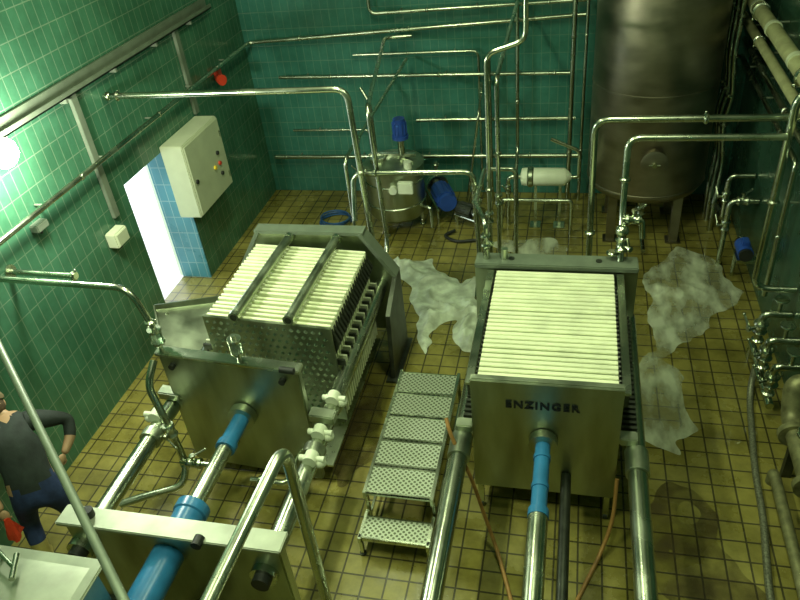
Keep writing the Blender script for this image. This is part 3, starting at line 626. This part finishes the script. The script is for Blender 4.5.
E=[('pel','wai'),('wai','che'),('che','nb'),('nb','neck'),('neck','hd'),('nb','lsh'),('lsh','lel'),('lel','lfo'),('lfo','lwr'),('nb','rsh'),('rsh','rel'),('rel','rfo'),('rfo','rwr'),
 ('pel','lhp'),('lhp','lkn'),('lkn','lca'),('lca','lan'),('lan','lft'),('lft','lto'),('pel','rhp'),('rhp','rkn'),('rkn','rca'),('rca','ran'),('ran','rft'),('rft','rto')]
keys=list(J); me=bpy.data.meshes.new('b'); me.from_pydata([J[k][:3] for k in keys],[(keys.index(a),keys.index(b)) for a,b in E],[])
ob=bpy.data.objects.new('body_tmp',me); COL.objects.link(ob)
ob.modifiers.new('s','SKIN')
for k,v in zip(keys,me.skin_vertices[0].data): v.radius=J[k][3:5]; v.use_root=(k=='pel')
ss=ob.modifiers.new('u','SUBSURF'); ss.levels=2; ss.render_levels=2
bpy.context.view_layer.update()
bme=bpy.data.meshes.new_from_object(ob.evaluated_get(bpy.context.evaluated_depsgraph_get())); bpy.data.objects.remove(ob)
bme.name='body'; bme.materials.clear()
for m in(M_SHIRT,M_JEAN,M_BOOT,M_SKIN): bme.materials.append(m)
segm={}
for a,b in E:
    if a in('lan','ran','lft','rft','lca','rca'): k=2
    elif a[1:] in('hp','kn') or b[1:]=='hp': k=1
    elif a in('neck',) or b in('neck',): k=3
    elif a in('lfo','rfo'): k=3
    else: k=0
    segm[(a,b)]=k
for pgn in bme.polygons:
    c=pgn.center; best=9; bk=0
    for (a,b),k in segm.items():
        A=V(J[a][:3]);B=V(J[b][:3]); t=max(0,min(1,(c-A).dot(B-A)/(B-A).length_squared)); d=(c-A.lerp(B,t)).length
        if d<best: best=d;bk=k
    if bk==0 and c.z<.98: bk=1
    if bk==3 and c.z<1.42 and c.z>1.25: bk=0
    pgn.material_index=bk; pgn.use_smooth=True
bo=bpy.data.objects.new('body',bme); COL.objects.link(bo); bo.parent=W
f=V((-.62,.62,-.65)).normalized(); side=V((0,0,1)).cross(f).normalized(); side=-side; up=side.cross(f).normalized()
HR=Matrix((side,f,up)).transposed(); HC=V((-4.745,3.67,1.505))
def HP(a,b,c): return HC+HR@V((a,b,c))
o=Obj('head'); o.sphere(HC,.1,M_SKIN,(.80,.97,1.14),24,HR); o.sphere(HP(0,.025,-.055),.064,M_SKIN,(.85,1,.95),16,HR)
o.ring_sweep([HP(0,.090,.015),HP(0,.116,-.015),HP(0,.100,-.028)],[.008,.014,.009],M_SKIN,8)
for sx in(-1,1):
    o.sphere(HP(sx*.03,.086,.012),.012,M_EYEW,seg=10); o.sphere(HP(sx*.03,.0965,.012),.006,M_EYE,seg=8)
    o.sphere(HP(sx*.081,-.005,-.005),.028,M_SKIN,(.3,.7,1.1),12,HR); o.ring_sweep([HP(sx*.015,.099,.032),HP(sx*.045,.089,.032)],[.005,.004],M_HAIR,6)
o.ring_sweep([HP(-.022,.088,-.052),HP(0,.096,-.053),HP(.022,.088,-.052)],[.004,.007,.004],mat('lips',(.4,.15,.12),rough=.5,var=.1),8)
o.sphere(HP(0,-.020,-.008),.1,M_HAIR,(.84,.94,1.06),20,HR)
o.done(W)
o=Obj('cap')
o.ring_sweep([HP(0,-.008,.035),HP(0,-.008,.06),HP(0,-.008,.095),HP(0,-.006,.12),HP(0,-.004,.13)],[.098,.100,.085,.05,.004],M_CAP,24)
o.prism([HP(-.07,.06,.040),HP(-.06,.135,.034),HP(0,.16,.030),HP(.06,.135,.034),HP(.07,.06,.040)],HR@V((0,0,.006)),M_CAP); o.done(W)
def hand(name,wr,d,palmn,thumbside,curl):
    wr=V(wr); d=V(d).normalized(); n=(V(palmn)-d*V(palmn).dot(d)).normalized(); s_=d.cross(n).normalized()*thumbside
    o=Obj(name); R=Matrix((s_,d,n)).transposed()
    o.sphere(wr+d*.045,.05,M_SKIN,(.82,1.0,.36),16,R)
    for k,(off,L) in enumerate(((.028,.068),(.010,.076),(-.009,.070),(-.027,.055))):
        p=wr+d*.075+s_*off; pts=[p-d*.02]; a=0; cur=p; pts.append(cur)
        for q in range(3):
            a+=curl; dd=d*math.cos(a)+n*math.sin(a); cur=cur+dd*(L/3); pts.append(cur)
        o.ring_sweep(pts,[.009,.0095,.009,.008,.006],M_SKIN,8)
    p=wr+d*.025+s_*.03
    o.ring_sweep([p-s_*.015,p+s_*.018+d*.015,p+s_*.028+d*.04+n*.01,p+s_*.022+d*.06+n*.02],[.013,.012,.010,.007],M_SKIN,8)
    o.done(W)
hand('left_hand',J['lwr'][:3],(.25,-.2,-1),(-.6,.8,0),-1,.55)
hand('right_hand',J['rwr'][:3],(-.15,-.85,-.4),(-.8,-.2,-.3),1,.35)
o=Obj('red_cloth'); h=V((-4.485,3.04,.78)); i=o.mi(M_RED); rows=[]
for k in range(9):
    t=k/8; ring=[]
    for j in range(14):
        a=j*2*math.pi/14; r=(.022+.05*t)*(1+.3*math.sin(3*a+t*3)); ring.append(o.bm.verts.new(h+V((math.cos(a)*r*.6,math.sin(a)*r,-.24*t+.04+.015*math.sin(2*a)*t))))
    rows.append(ring)
for a,b in zip(rows,rows[1:]):
    for j in range(14): o.face([a[j],a[(j+1)%14],b[(j+1)%14],b[j]],i)
o.face(rows[0],i); o.face(rows[-1][::-1],i); o.done(W)
W.location=(-.07,-.07,0)
# ------------------------------------------------------------------ lights
def area(name,loc,sx,sy,power,col,rot=(0,0,0)):
    l=bpy.data.lights.new(name,'AREA'); l.shape='RECTANGLE'; l.size=sx; l.size_y=sy; l.energy=power; l.color=col
    ob=bpy.data.objects.new(name,l); ob.location=loc; ob.rotation_euler=rot; COL.objects.link(ob); return ob
for k,(x,y,pw) in enumerate(((-2.6,2.2,145),(-2.6,6.2,95),(.2,4.6,105))):
    o=Obj('fluorescent_lamp'); o.box(x-.12,x+.12,y-.8,y+.8,6.40,6.495,M_WHITE,.01)
    for dx in(-.05,.05): o.cyl((x+dx,y-.75,6.375),(x+dx,y+.75,6.375),.018,M_TUBE,seg=12)
    lo=o.done(); a=area('fluorescent_light',(x,y,6.33),.25,1.5,pw,(.87,1,.60)); a.parent=lo
pl=bpy.data.lights.new('wall_lamp_light','POINT'); pl.energy=210; pl.color=(.95,1,.78); pl.shadow_soft_size=.12
po=bpy.data.objects.new('wall_lamp_light',pl); po.location=(-4.62,4.93,3.27); COL.objects.link(po)
w=bpy.data.worlds.new('World'); S.world=w; w.use_nodes=True
w.node_tree.nodes['Background'].inputs[0].default_value=(.82,.92,1,1); w.node_tree.nodes['Background'].inputs[1].default_value=4
# ------------------------------------------------------------------ camera
R_=V((.9730,.2093,-.0973)); B_=V((.2264,-.7844,.5773)).normalized(); U_=B_.cross(R_).normalized(); R_=U_.cross(B_).normalized()
cam=bpy.data.cameras.new('camera'); co=bpy.data.objects.new('camera',cam); COL.objects.link(co)
m4=Matrix((R_,U_,B_)).transposed().to_4x4(); m4.translation=V((0,0,5.5)); co.matrix_world=m4
cam.sensor_width=36; cam.lens=36*712/800; cam.clip_start=.05; cam.clip_end=100
S.camera=co
S.view_settings.view_transform='Standard'; S.view_settings.look='None'
